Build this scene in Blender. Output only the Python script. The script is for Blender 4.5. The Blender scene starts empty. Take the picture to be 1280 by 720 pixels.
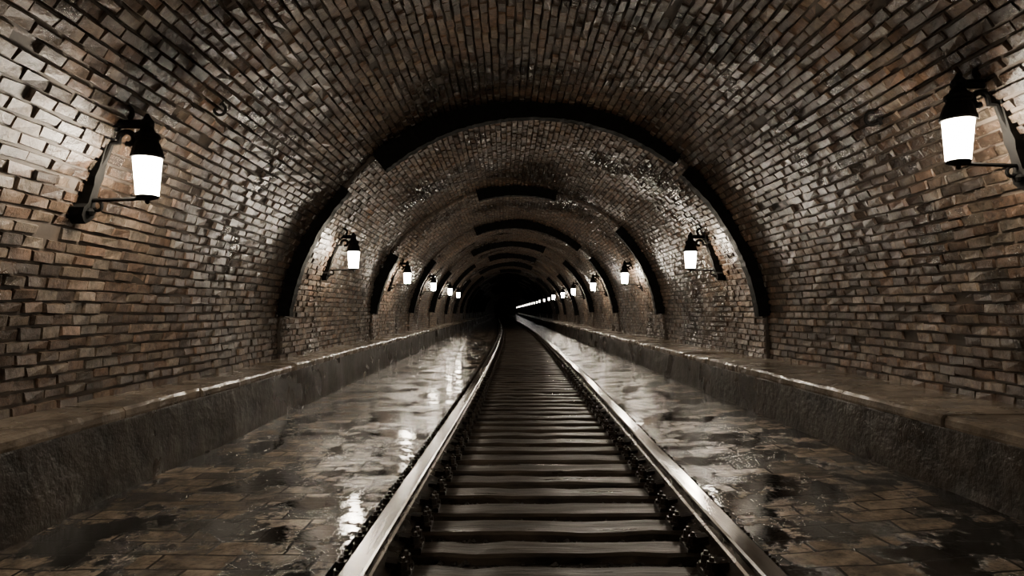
import bpy, bmesh, math, random
import numpy as np
from mathutils import Vector, Matrix
random.seed(7); rng=np.random.default_rng(7)
S=5.25; RREF=2.86; ZC=0.63; ZL=0.50; VP=ZC-ZL
YEND=170.0; YBACK=-7.77
CAMX=-0.22; CAMZ=1.085
STEP=.05
COL=bpy.context.scene.collection

# ---------------------------------------------------------------- helpers
def new_mat(name):
    m=bpy.data.materials.new(name); m.use_nodes=True
    nt=m.node_tree; b=nt.nodes['Principled BSDF']
    return m,nt,b
def N(nt,t,**k):
    n=nt.nodes.new(t)
    for a,v in k.items(): setattr(n,a,v)
    return n
def noise(nt,vec,scale,detail=4,rough=.55):
    n=N(nt,'ShaderNodeTexNoise'); n.inputs['Scale'].default_value=scale
    n.inputs['Detail'].default_value=detail; n.inputs['Roughness'].default_value=rough
    if vec: nt.links.new(vec,n.inputs['Vector'])
    return n.outputs['Fac']
def ramp(nt,fac,stops):
    r=N(nt,'ShaderNodeValToRGB'); e=r.color_ramp.elements
    while len(e)<len(stops): e.new(.5)
    for i,(p,c) in enumerate(stops):
        e[i].position=p; e[i].color=(c,c,c,1) if isinstance(c,(int,float)) else (*c,1)
    nt.links.new(fac,r.inputs['Fac']); return r.outputs['Color']
def mix(nt,fac,a,b,mode='MIX'):
    m=N(nt,'ShaderNodeMix',data_type='RGBA',blend_type=mode)
    for sock,v in ((m.inputs[0],fac),(m.inputs[6],a),(m.inputs[7],b)):
        if hasattr(v,'is_output'): nt.links.new(v,sock)
        elif isinstance(v,(int,float)): sock.default_value=v
        else: sock.default_value=(*v,1)
    return m.outputs[2]
def bump(nt,h,strength,dist,b,prev=None):
    n=N(nt,'ShaderNodeBump'); n.inputs['Strength'].default_value=strength; n.inputs['Distance'].default_value=dist
    nt.links.new(h,n.inputs['Height'])
    if prev: nt.links.new(prev,n.inputs['Normal'])
    if b: nt.links.new(n.outputs[0],b.inputs['Normal'])
    return n.outputs[0]
def mapping(nt,src,sc):
    m=N(nt,'ShaderNodeMapping'); m.inputs['Scale'].default_value=sc
    nt.links.new(src,m.inputs['Vector']); return m.outputs[0]
def mesh_obj(name,verts,faces,mats,parent=None,fm=None,smooth=False):
    me=bpy.data.meshes.new(name); me.from_pydata([tuple(v) for v in verts],[],faces)
    for m in mats: me.materials.append(m)
    if fm is not None: me.polygons.foreach_set('material_index',np.array(fm,dtype=np.int32))
    if smooth: me.polygons.foreach_set('use_smooth',np.ones(len(faces),dtype=bool))
    me.update()
    o=bpy.data.objects.new(name,me); COL.objects.link(o)
    if parent: o.parent=parent
    return o
def empty(name,loc=(0,0,0)):
    e=bpy.data.objects.new(name,None); e.location=loc; COL.objects.link(e); return e

# ---------------------------------------------------------------- materials
def brick_material():
    m,nt,b=new_mat('wet_old_brick')
    tc=N(nt,'ShaderNodeTexCoord').outputs['Object']
    at=N(nt,'ShaderNodeAttribute',attribute_name='Col').outputs['Color']
    n1=noise(nt,tc,11,7,.7)
    c=mix(nt,1,at,ramp(nt,n1,[(.32,.38),(.66,1.3)]),'MULTIPLY')
    n2=noise(nt,tc,.55,6,.62)                         # soot / damp patches
    c=mix(nt,1,c,ramp(nt,n2,[(.38,.2),(.60,1.0)]),'MULTIPLY')
    n3=noise(nt,tc,34,4,.65)
    c=mix(nt,1,c,ramp(nt,n3,[(.35,.65),(.65,1.2)]),'MULTIPLY')
    nt.links.new(c,b.inputs['Base Color'])
    nt.links.new(ramp(nt,n2,[(.38,.20),(.60,.52)]),b.inputs['Roughness'])
    b.inputs['Specular IOR Level'].default_value=.42
    p=bump(nt,n1,.7,.016,None); bump(nt,n3,.35,.005,b,p)
    return m
def mortar_material():
    m,nt,b=new_mat('sooty_mortar')
    tc=N(nt,'ShaderNodeTexCoord').outputs['Object']
    n=noise(nt,tc,4,5)
    nt.links.new(ramp(nt,n,[(.3,(.014,.011,.009)),(.7,(.09,.068,.050))]),b.inputs['Base Color'])
    b.inputs['Roughness'].default_value=.7
    bump(nt,n,.5,.01,b); return m
def farbrick_material():
    m,nt,b=new_mat('dark_brick')
    uv=N(nt,'ShaderNodeUVMap',uv_map='UVMap').outputs[0]
    t=N(nt,'ShaderNodeTexBrick'); nt.links.new(uv,t.inputs['Vector'])
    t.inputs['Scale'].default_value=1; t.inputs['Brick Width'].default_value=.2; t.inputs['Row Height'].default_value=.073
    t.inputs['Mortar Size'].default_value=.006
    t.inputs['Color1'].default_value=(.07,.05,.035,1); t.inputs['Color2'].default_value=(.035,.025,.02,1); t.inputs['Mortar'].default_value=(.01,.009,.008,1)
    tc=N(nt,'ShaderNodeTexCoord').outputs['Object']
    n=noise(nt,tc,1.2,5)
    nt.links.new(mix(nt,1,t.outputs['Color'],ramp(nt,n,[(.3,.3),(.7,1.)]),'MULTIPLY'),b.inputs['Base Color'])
    b.inputs['Roughness'].default_value=.5
    bump(nt,t.outputs['Fac'],-.6,.01,b); return m
def floor_material():
    m,nt,b=new_mat('wet_stone_paving')
    tc=N(nt,'ShaderNodeTexCoord').outputs['Object']
    warp=N(nt,'ShaderNodeTexNoise'); warp.inputs['Scale'].default_value=3.0; nt.links.new(tc,warp.inputs['Vector'])
    wv=mix(nt,.06,tc,warp.outputs['Color'],'ADD')
    t=N(nt,'ShaderNodeTexBrick'); nt.links.new(wv,t.inputs['Vector'])
    t.inputs['Scale'].default_value=1; t.inputs['Brick Width'].default_value=.34; t.inputs['Row Height'].default_value=.17
    t.inputs['Mortar Size'].default_value=.008; t.inputs['Mortar Smooth'].default_value=.3
    t.inputs['Color1'].default_value=(.40,.31,.225,1); t.inputs['Color2'].default_value=(.10,.08,.062,1); t.inputs['Mortar'].default_value=(.010,.008,.007,1)
    n1=noise(nt,tc,7,7,.7)
    n3=noise(nt,tc,24,5,.65)
    c=mix(nt,1,t.outputs['Color'],ramp(nt,n1,[(.34,.25),(.66,1.2)]),'MULTIPLY')
    pn=noise(nt,mapping(nt,tc,(1.3,1.0,1)),1.9,10,.70)
    pud=ramp(nt,pn,[(.485,0),(.53,1)])                  # 1 = puddle
    c=mix(nt,pud,c,(.010,.009,.008)) 
    nt.links.new(c,b.inputs['Base Color'])
    rr=mix(nt,pud,ramp(nt,n1,[(.3,.09),(.7,.25)]),(.055,.055,.055))
    nt.links.new(rr,b.inputs['Roughness'])
    h=mix(nt,1,ramp(nt,t.outputs['Fac'],[(0,1),(1,0)]),ramp(nt,n1,[(.2,.45),(.8,1)]),'MULTIPLY')
    h2=mix(nt,.12,(.45,.45,.45),h)
    h=mix(nt,pud,h,h2)
    p=bump(nt,h,.6,.020,None)
    bump(nt,n3,.12,.005,b,p)
    b.inputs['Specular IOR Level'].default_value=1.0
    return m
def simple(name,c1,c2,scale,r1,r2,bs=.4,bd=.01,metal=0,mapsc=None,spec=.5):
    m,nt,b=new_mat(name)
    tc=N(nt,'ShaderNodeTexCoord').outputs['Object']
    if mapsc: tc=mapping(nt,tc,mapsc)
    n=noise(nt,tc,scale,6,.65)
    nt.links.new(ramp(nt,n,[(.3,c1),(.7,c2)]),b.inputs['Base Color'])
    n2=noise(nt,tc,scale*.4,4)
    nt.links.new(ramp(nt,n2,[(.35,r1),(.65,r2)]),b.inputs['Roughness'])
    b.inputs['Metallic'].default_value=metal
    b.inputs['Specular IOR Level'].default_value=spec
    bump(nt,n,bs,bd,b); return m
def emis(name,col,st):
    m,nt,b=new_mat(name)
    b.inputs['Base Color'].default_value=(.9,.88,.84,1)
    b.inputs['Emission Color'].default_value=(*col,1); b.inputs['Emission Strength'].default_value=st
    return m
M_BR=brick_material(); M_MO=mortar_material(); M_FB=farbrick_material(); M_FL=floor_material()
M_COP=simple('worn_stone_coping',(.045,.037,.029),(.32,.26,.20),5,.12,.36,.8,.02)
M_LEDGE=simple('stained_concrete',(.010,.009,.008),(.085,.068,.053),3.2,.2,.5,.9,.035)
M_WOOD=simple('wet_tarred_timber',(.007,.006,.005),(.075,.058,.044),9,.26,.55,.7,.014,0,(.35,2.5,1),.35)
M_BED=simple('black_ballast',(.005,.005,.004),(.045,.036,.029),18,.3,.65,1,.05,0,None,.4)
M_IRON=simple('black_wrought_iron',(.003,.003,.003),(.007,.0065,.006),20,.6,.85,.3,.005,0,None,.08)
M_RUST=simple('rusted_fastener_steel',(.012,.010,.009),(.05,.036,.026),25,.25,.5,.4,.005,.6)
M_RAILT=simple('polished_rail_steel',(.65,.63,.60),(.9,.88,.85),3,.14,.30,.05,.002,1,(8,.5,1))
M_RAILS=simple('rusted_rail_steel',(.06,.05,.043),(.20,.17,.14),12,.2,.4,.3,.004,.85)
M_GL=emis('lit_frosted_glass',(1,.87,.69),200)
M_GLF=emis('dim_frosted_glass',(1,.93,.84),12)

# ---------------------------------------------------------------- tunnel surface
def frac(y):
    t=y/S-.52; return t-math.floor(t)
def Rad(y,th,fr=None):
    f=frac(y) if fr is None else fr
    return 2.83+STEP*f + .018*math.sin(y*1.9+th*3)+.015*math.sin(th*7+y*.8)+.008*math.sin(th*13+y*2.7)
def surf(s,y,off=0,fr=None):
    th=(s-VP)/RREF
    if th<0:
        R=Rad(y,0,fr)-off; return (-R,y,ZL+s)
    if th>math.pi:
        R=Rad(y,math.pi,fr)-off; return (R,y,ZC-(s-VP-math.pi*RREF))
    R=Rad(y,th,fr)-off
    return (-R*math.cos(th),y,ZC+R*math.sin(th))
LTOT=math.pi*RREF+2*VP
NC=int(round(LTOT/.071)); DS=LTOT/NC
NB=29; DB=S/NB
KMAX=8
PAL=[(.37,.245,.16),(.30,.18,.112),(.43,.31,.21),(.25,.155,.10),(.32,.245,.175),(.17,.115,.082),(.37,.215,.13)]
def build_bricks(name,c0,c1):
    V=[];F=[];C=[]
    for k in range(-1,KMAX):
        yb=(k+.52)*S
        for c in range(c0,c1):
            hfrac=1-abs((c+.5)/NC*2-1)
            off=.5 if c%2 else 0
            edges=sorted(set([0]+[j+off for j in range(0 if off else 1,NB)]+[NB]))
            for a,bb in zip(edges[:-1],edges[1:]):
                jy=rng.uniform(-.009,.009,2); js=rng.uniform(-.005,.005,2); jc=rng.uniform(-.005,.005,8)
                y0=yb+a*DB+.003+jy[0]; y1=yb+bb*DB-.003+jy[1]
                s0=c*DS+.003+js[0]; s1=(c+1)*DS-.003+js[1]
                p=rng.normal(0,.0055); tl=rng.normal(0,.0038,4)
                if rng.random()<.015: p-=.018
                e=.007; i0=len(V)
                f0=(a)/NB; f1=(bb)/NB
                for (s,y,f) in ((s0,y0,f0),(s1,y0,f0),(s1,y1,f1),(s0,y1,f1)):
                    V.append(surf(s,y,-.03,f))
                for n,(s,y,f) in enumerate(((s0+e,y0+e,f0),(s1-e,y0+e,f0),(s1-e,y1-e,f1),(s0+e,y1-e,f1))):
                    V.append(surf(s+jc[n],y+jc[n+4],.005+p+tl[n],f))
                F+= [(i0+4,i0+7,i0+6,i0+5),(i0,i0+4,i0+5,i0+1),(i0+1,i0+5,i0+6,i0+2),(i0+2,i0+6,i0+7,i0+3),(i0+3,i0+7,i0+4,i0)]
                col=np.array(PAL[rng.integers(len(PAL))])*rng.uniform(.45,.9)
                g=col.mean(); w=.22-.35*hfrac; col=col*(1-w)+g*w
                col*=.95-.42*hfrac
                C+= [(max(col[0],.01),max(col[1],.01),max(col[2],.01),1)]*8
    me=bpy.data.meshes.new(name); me.from_pydata(V,[],F)
    me.materials.append(M_BR)
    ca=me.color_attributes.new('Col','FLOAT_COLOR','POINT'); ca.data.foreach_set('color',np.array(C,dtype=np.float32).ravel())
    o=bpy.data.objects.new(name,me); COL.objects.link(o); return o
def build_shell(name,s0,s1,parent):
    V=[];F=[];UV=[];FM=[]
    ns=max(6,int((s1-s0)/.075)); 
    kend=int(YEND/S)
    prev=None
    for k in range(-2,kend):
        yb=(k+.52)*S; ny=24 if k<KMAX else 3
        for j in range(ny+1):
            y=yb+j/ny*S; row=len(V)
            for i in range(ns+1):
                s=s0+(s1-s0)*i/ns
                V.append(surf(s,y,-.012,j/ny)); UV.append((y,s))
            if prev is not None:
                for i in range(ns):
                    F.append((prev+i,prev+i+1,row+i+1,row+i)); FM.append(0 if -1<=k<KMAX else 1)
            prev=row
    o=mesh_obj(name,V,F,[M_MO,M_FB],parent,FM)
    uvl=o.data.uv_layers.new(name='UVMap')
    li=np.zeros(len(o.data.loops),dtype=np.int32); o.data.loops.foreach_get('vertex_index',li)
    uvl.data.foreach_set('uv',np.array(UV,dtype=np.float32)[li].ravel())
    return o
cw=int(NC*.2)
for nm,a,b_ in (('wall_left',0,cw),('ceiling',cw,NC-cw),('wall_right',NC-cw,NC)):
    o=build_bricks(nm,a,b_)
    build_shell('mortar_bed',a*DS,b_*DS,o)
def endwall(name,y):
    V=[(0,y,ZC)]; n=40
    for i in range(n+1):
        x,yy,z=surf(LTOT*i/n,y,-.05,.5); V.append((x,y,z))
    V+=[(3,y,-.3),(-3,y,-.3)]
    m=len(V)
    F=[(0,i,i+1) for i in range(1,m-1)]+[(0,m-1,1)]
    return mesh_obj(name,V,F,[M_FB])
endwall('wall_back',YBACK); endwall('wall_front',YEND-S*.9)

# ---------------------------------------------------------------- track alignment
_ky=[-12,0,2.4,4.8,8,12,20,30,45,60,85,120,180]
_kx=[-.15,-.07,-.03,.05,.12,.20,.30,.34,.22,.0,-.35,-.7,-.9]
_ys=np.arange(-14,182,.25); _xs=np.interp(_ys,_ky,_kx); _k=np.ones(21)/21
_xp=np.pad(_xs,10,mode='edge'); _xs=np.convolve(_xp,_k,'valid')
def tx(y): return float(np.interp(y,_ys,_xs))
BEDW=.95
V=[];F=[];FM=[]
ys=[YBACK+i*.5 for i in range(int((40-YBACK)/.5))]+[40+i*2 for i in range(66)]
prev=None
for y in ys:
    c=tx(y); r=len(V)
    V+=[(-3,y,0),(c-BEDW,y,0),(c-BEDW,y,-.05),(c+BEDW,y,-.05),(c+BEDW,y,0),(2.25,y,.085),(3,y,.085)]
    if prev is not None:
        for i in range(6):
            F.append((prev+i,r+i,r+i+1,prev+i+1)[::-1]); FM.append(1 if i in(1,2,3) else 0)
    prev=r
mesh_obj('floor',V,F,[M_FL,M_BED],None,FM)

track=empty('railway_track')
GAUGE=.7525
prof=[(-.075,.02),(-.075,.032),(-.02,.045),(-.012,.055),(-.012,.108),(-.038,.118),(-.043,.124),(-.043,.144),(-.036,.152),(.036,.152),(.043,.144),(.043,.124),(.038,.118),(.012,.108),(.012,.055),(.02,.045),(.075,.032),(.075,.02)]
for sgn,nm in ((-1,'rail_1'),(1,'rail_2')):
    V=[];F=[];FM=[];prev=None;n=len(prof)
    for y in ys:
        c=tx(y)+sgn*GAUGE; r=len(V)
        V+=[(c+px*1.05,y,pz) for px,pz in prof]
        if prev is not None:
            for i in range(n-1):
                F.append((prev+i,prev+i+1,r+i+1,r+i)); FM.append(0 if 6<=i<=10 else 1)
        prev=r
    mesh_obj(nm,V,F,[M_RAILT,M_RAILS],track,FM)
def addbox(V,F,x0,x1,y0,y1,z0,z1,bv=.01,jit=0):
    i=len(V)
    def j(): return random.uniform(-jit,jit)
    V+=[(x0,y0,z0),(x1,y0,z0),(x1,y1,z0),(x0,y1,z0)]
    V+=[(x0+j(),y0+j(),z1-bv),(x1+j(),y0+j(),z1-bv),(x1+j(),y1+j(),z1-bv),(x0+j(),y1+j(),z1-bv)]
    V+=[(x0+bv,y0+bv,z1+j()),(x1-bv,y0+bv,z1+j()),(x1-bv,y1-bv,z1+j()),(x0+bv,y1-bv,z1+j())]
    for a in (0,4):
        for q in range(4):
            F.append((i+a+q,i+a+(q+1)%4,i+a+4+(q+1)%4,i+a+4+q))
    F.append((i+8,i+9,i+10,i+11))
V=[];F=[]; PV=[];PF=[]
def cyl(V,F,x,y,z0,z1,r0,r1,n=8):
    i=len(V)
    for z,r in ((z0,r0),(z1,r1)):
        for q in range(n):
            a=q*2*math.pi/n+.3; V.append((x+r*math.cos(a),y+r*math.sin(a),z))
    for q in range(n): F.append((i+q,i+(q+1)%n,i+n+(q+1)%n,i+n+q))
    F.append(tuple(i+n+q for q in range(n)))
SP=.32; y=-2.0; 
while y<150:
    c=tx(y); yj=y+random.uniform(-.015,.015); w=.095+random.uniform(-.012,.012)
    xs=[-.92,-.7,-.5,-.35,-.2,0,.15,.35,.5,.75,.92]
    if y<40:
        prev=None
        for x in xs:
            a=random.uniform(-.012,.012); b2=random.uniform(-.012,.012); h=random.uniform(-.008,.003)
            r=len(V)
            V+=[(c+x,yj-w+a,-.07),(c+x,yj-w+a,-.014+h),(c+x,yj-w+.014+a,h),(c+x,yj+w-.014+b2,h+random.uniform(-.003,.003)),(c+x,yj+w+b2,-.014+h),(c+x,yj+w+b2,-.07)]
            if prev is not None:
                for q in range(5): F.append((prev+q,r+q,r+q+1,prev+q+1))
            else: F.append(tuple(r+q for q in range(6)))
            prev=r
        F.append(tuple(prev+q for q in range(5,-1,-1)))
    else: addbox(V,F,c-.93,c+.93,yj-w,yj+w,-.07,0)
    if y<60:
        for sg in (-1,1):
            rc=c+sg*GAUGE
            addbox(PV,PF,rc-.155,rc+.155,yj-.075,yj+.075,-.01,.02,.004)
            for s2 in (-1,1):
                i=len(PV); x0=rc+s2*.05; x1=rc+s2*.12
                PV+=[(x0,yj-.03,.037),(x0,yj+.03,.037),(x0,yj+.03,.058),(x0,yj-.03,.058),
                     (x1,yj-.045,.018),(x1,yj+.045,.018),(x1,yj+.04,.052),(x1,yj-.04,.052)]
                for f in ((0,1,2,3),(4,7,6,5),(3,2,6,7),(0,3,7,4),(1,5,6,2)): PF.append(tuple(i+q for q in f))
                for dy in (-.04,.04):
                    cyl(PV,PF,rc+s2*.125,yj+dy,.018,.034,.034,.032,10)
                    cyl(PV,PF,rc+s2*.125,yj+dy,.034,.066,.024,.022,6)
                    cyl(PV,PF,rc+s2*.125,yj+dy,.066,.082,.012,.009,8)
    y+=SP
mesh_obj('sleepers',V,F,[M_WOOD],track)
mesh_obj('rail_fastenings',PV,PF,[M_RUST],track)
# loose ballast stones between the sleepers
V=[];F=[]
for _ in range(9000):
    y=random.uniform(1.5,16); x=tx(y)+random.uniform(-.92,.92)
    if abs(abs(x-tx(y))-GAUGE)<.09: continue
    r=random.uniform(.010,.022); z=-.05+r*.4; i=len(V)
    for (a,b2,c2) in ((1,0,0),(-1,0,0),(0,1,0),(0,-1,0),(0,0,1),(0,0,-1)):
        j=random.uniform(.7,1.25); V.append((x+a*r*j+random.uniform(-.3,.3)*r,y+b2*r*j+random.uniform(-.3,.3)*r,z+c2*r*j*.8))
    for f in ((0,2,4),(2,1,4),(1,3,4),(3,0,4),(2,0,5),(1,2,5),(3,1,5),(0,3,5)): F.append(tuple(i+q for q in f))
mesh_obj('ballast_stones',V,F,[M_BED],track)

# ---------------------------------------------------------------- side ledges
for sg in (-1,1):
    FX=2.50 if sg<0 else 2.22     # foot of the retaining face
    L=empty('stone_ledge')
    V=[];F=[];prev=None
    for y in ys:
        w=.012*math.sin(y*2.1+sg)+.008*math.sin(y*5.3)
        r=len(V)
        V+=[(sg*(FX+w),y,-.02),(sg*(FX+.01+w),y,.2),(sg*(FX+.02+w*.5),y,.42),(sg*(FX+.03),y,.455),(sg*2.84,y,.455)]
        if prev is not None:
            for i in range(4):
                f=(prev+i,r+i,r+i+1,prev+i+1); F.append(f if sg>0 else f[::-1])
        prev=r
    mesh_obj('retaining_face',V,F,[M_LEDGE],L)
    V=[];F=[]
    y=-6.0
    while y<165:
        ln=random.uniform(.8,1.3) if y<50 else 4
        xi=FX-.05+random.uniform(-.014,.014); zt=.515+random.uniform(-.007,.007)
        ns=10 if y<40 else 1; prev=None
        for q in range(ns+1):
            yy=y+.006+(ln-.012)*q/ns; ch=random.uniform(0,.014) if y<40 else 0
            xe=xi+ch; r=len(V)
            zz=zt-random.uniform(0,.005)
            V+=[(sg*2.84,yy,.445),(sg*(xe+.004),yy,.445),(sg*xe,yy,.46),(sg*(xe+.002),yy,zz-.016-ch*.5),(sg*(xe+.018),yy,zz-.002),(sg*(xe+.06),yy,zz),(sg*2.88,yy,zz+.004)]
            if prev is not None:
                for i in range(6):
                    F.append((prev+i,r+i,r+i+1,prev+i+1))
            if q in (0,ns): F.append(tuple(r+i for i in range(7)))
            prev=r
        y+=ln
    mesh_obj('coping_stones',V,F,[M_COP],L)

# ---------------------------------------------------------------- iron arch ribs (broken bands)
def band(V,F,y,a0,a1,r_in,r_out,w,taper=(1,1)):
    n=max(6,int(abs(a1-a0)*1.1)); prev=None
    for i in range(n+1):
        t=i/n; a=math.radians(a0+(a1-a0)*t)
        k=taper[0]+(taper[1]-taper[0])*t
        ri=r_out-(r_out-r_in)*k+random.uniform(-.006,.006); ww=w+random.uniform(-.006,.006)
        r=len(V)
        for (R,yy) in ((ri,y-ww),(r_out,y-ww),(r_out,y+ww),(ri,y+ww)):
            V.append((R*math.cos(a),yy,ZC+R*math.sin(a)))
        if prev is not None:
            for q in range(4): F.append((prev+q,prev+(q+1)%4,r+(q+1)%4,r+q))
        else: F.append((r,r+1,r+2,r+3))
        prev=r
    F.append((prev+3,prev+2,prev+1,prev))
# angle measured from +x (right) : 90 = crown
pieces={
 1:[(8,48,2.72,2.92,(.9,1.0)),(51,128,2.65,2.93,(.62,1.1)),(138,172,2.73,2.92,(1,.9))],
 2:[(8,46,2.71,2.92,(1,.9)),(74,106,2.67,2.92,(1,1)),(147,172,2.71,2.92,(1,.9))],
 3:[(8,42,2.71,2.92,(1,1)),(50,112,2.67,2.92,(1,1)),(140,172,2.71,2.92,(1,1))],
 4:[(8,50,2.71,2.92,(1,1)),(66,120,2.67,2.92,(1,1)),(140,172,2.71,2.92,(1,1))]}
for k in range(1,16):
    a=random.uniform(40,60); b_=random.uniform(a+5,80); c_=random.uniform(100,125); d_=random.uniform(c_+8,145)
    ps=pieces.get(k,[(5,a,2.71,2.92,(1,1)),(b_,c_,2.67,2.92,(1,1)),(d_,174,2.71,2.92,(1,1))])
    V=[];F=[]
    yk=(k+.52)*S-.02
    for a0,a1,ri,ro,tp in ps: band(V,F,yk,a0,a1,ri,ro,.07,tp)
    mesh_obj('iron_arch_rib',V,F,[M_IRON])

# ---------------------------------------------------------------- wall lanterns
def lathe(V,F,FM,prof,cx,cz,m,n=20):
    prev=None
    for (r,z) in prof:
        i=len(V)
        for q in range(n):
            a=2*math.pi*q/n; V.append((cx+r*math.cos(a),r*math.sin(a),cz+z))
        if prev is not None:
            for q in range(n):
                F.append((prev+q,prev+(q+1)%n,i+(q+1)%n,i+q)); FM.append(m)
        else:
            F.append(tuple(i+q for q in range(n))[::-1]); FM.append(m)
        prev=i
    F.append(tuple(prev+q for q in range(n))); FM.append(m)
def tube(V,F,FM,pts,rad,m,n=8):
    pts=[Vector(p) for p in pts]; prev=None
    for k,p in enumerate(pts):
        d=(pts[min(k+1,len(pts)-1)]-pts[max(k-1,0)]).normalized()
        u=Vector((0,1,0)); v=d.cross(u).normalized(); u=v.cross(d)
        r=rad; i=len(V)
        for q in range(n):
            a=2*math.pi*q/n; V.append(tuple(p+u*(r*math.cos(a))+v*(r*math.sin(a))))
        if prev is not None:
            for q in range(n): F.append((prev+q,prev+(q+1)%n,i+(q+1)%n,i+q)); FM.append(m)
        else: F.append(tuple(i+q for q in range(n))[::-1]); FM.append(m)
        prev=i
    F.append(tuple(prev+q for q in range(n))); FM.append(m)
def plate(V,F,FM,outline,x0,x1,slope,m):
    n=len(outline); i=len(V)
    for xx in (x0,x1):
        for (y,z) in outline: V.append((xx+slope*z,y,z))
    for q in range(n): F.append((i+q,i+(q+1)%n,i+n+(q+1)%n,i+n+q)); FM.append(m)
    F.append(tuple(i+n+q for q in range(n))); FM.append(m)
    F.append(tuple(i+q for q in range(n))[::-1]); FM.append(m)
GX=.31
def arc(cx,cz,r,a0,a1,n=14,dr=0):
    return [(cx+(r+dr*i/n)*math.cos(math.radians(a0+(a1-a0)*i/n)),0,cz+(r+dr*i/n)*math.sin(math.radians(a0+(a1-a0)*i/n))) for i in range(n+1)]
def lantern_parts(sl,n=20):
    V=[];F=[];FM=[]
    half=[(0,-.27),(.03,-.255),(.06,-.225),(.06,-.18),(.034,-.155),(.030,-.05),(.042,0),(.030,.05),(.030,.22),(.055,.25),(.058,.33),(.034,.37),(.02,.40),(0,.42)]
    outl=half+[(-y,z) for y,z in half[-2:0:-1]]
    plate(V,F,FM,outl,-.10,.030,sl,0)
    for z in (-.20,.29): lathe(V,F,FM,[(.02,-.02),(.034,0),(.02,.02)],.035+sl*z,z,0,10)
    xp=lambda z:.01+sl*z
    tube(V,F,FM,[(xp(.30)-.03,0,.30),(.16,0,.315),(GX-.03,0,.315),(GX,0,.315),(GX+.03,0,.312)],.026,0,10)
    lathe(V,F,FM,[(.01,-.03),(.034,-.012),(.040,.004),(.024,.022),(.008,.05)],GX,.325,0,12)
    tube(V,F,FM,[(xp(.06),0,.06),(xp(.06)+.04,0,.12),(xp(.2)+.03,0,.20)]+arc(.195,.225,.055,200,-110,16,-.03),.017,0,8)
    tube(V,F,FM,arc(xp(.36)+.06,.385,.05,-60,220,14,-.028),.014,0,8)
    lathe(V,F,FM,[(.070,.112),(.090,.114),(.094,.126),(.088,.14),(.082,.165),(.072,.195),(.062,.21),(.062,.225),(.072,.232),(.070,.252),(.046,.268),(.03,.30)],GX,0,0,n)
    lathe(V,F,FM,[(.058,-.108),(.062,-.10),(.078,.10),(.078,.113)],GX,0,1,n)
    lathe(V,F,FM,[(.006,-.155),(.014,-.145),(.012,-.135),(.034,-.128),(.060,-.118),(.064,-.108),(.058,-.104)],GX,0,0,n)
    tube(V,F,FM,[(xp(-.135)-.03,0,-.135),(.1,0,-.130),(GX-.02,0,-.122)],.011,0,8)
    tube(V,F,FM,arc(xp(-.135)+.045,-.17,.035,90,-150,12,-.018),.010,0,8)
    return V,F,FM
def lmesh(name,gm,sl,n=20):
    LV,LF,LFM=lantern_parts(sl,n)
    me=bpy.data.meshes.new(name); me.from_pydata(LV,[],LF); me.materials.append(M_IRON); me.materials.append(gm)
    me.polygons.foreach_set('material_index',np.array(LFM,dtype=np.int32)); 
    bm=bmesh.new(); bm.from_mesh(me); bmesh.ops.recalc_face_normals(bm,faces=bm.faces); bm.to_mesh(me); bm.free()
    me.update(); return me
LM=lmesh('wall_lantern',M_GL,.30,16); LMF=lmesh('wall_lantern_dim',M_GLF,.42,8)
def wallx(z,y):
    h=z-ZC; R=Rad(y,.4)
    return math.sqrt(R*R-h*h)
def lamp(side,y,z,far=False,scale=1):
    o=bpy.data.objects.new('wall_lantern',LMF if far else LM); COL.objects.link(o)
    o.location=(side*(wallx(z,y)-.02),y,z)
    o.rotation_euler=(0,0,math.pi if side>0 else 0); o.scale=(scale,)*3
    return o
for k in range(-1,31):
    y=(k+.74)*S
    zl=zr=CAMZ+.67
    yl=yr=y; sc=1
    if k==0: zl=CAMZ+.755; zr=CAMZ+.90; yr=y-.25; sc=.97
    if k<6: lamp(-1,yl,zl,False,sc)
    lamp(1,yr,zr,k>=7,sc if k<7 else .75)

# ---------------------------------------------------------------- small iron hooks on the vault
def hook(y,ang,sc):
    a=math.radians(ang); R=Rad(y,math.pi-a)
    p=Vector((R*math.cos(a),y,ZC+R*math.sin(a)))
    V=[];F=[];FM=[]
    pts=[(-.04,0,0),(.03,0,0),(.06,0,-.01)]+arc(.05,-.06,.055,70,-150,12)
    tube(V,F,FM,pts,.014,0)
    lathe(V,F,FM,[(.03,-.03),(.035,0),(.03,.03)],0,0,0,10)
    ob=mesh_obj('iron_hook',V,F,[M_IRON])
    ob.location=p; ob.scale=(sc,)*3; ob.rotation_euler=(0,-(math.pi+a),0)
hook(4.55,37,.8); hook(4.6,139,.7)

# ---------------------------------------------------------------- world & camera
w=bpy.data.worlds.new('World'); bpy.context.scene.world=w; w.use_nodes=True
w.node_tree.nodes['Background'].inputs[0].default_value=(.01,.01,.012,1); w.node_tree.nodes['Background'].inputs[1].default_value=.2
cd=bpy.data.cameras.new('camera'); cam=bpy.data.objects.new('camera',cd); COL.objects.link(cam)
cd.sensor_width=36; cd.lens=24; cd.shift_x=8/1280; cd.shift_y=28/1280; cd.clip_start=.05; cd.clip_end=400
cam.location=(CAMX,0,CAMZ); cam.rotation_euler=(math.pi/2,0,0)
bpy.context.scene.camera=cam
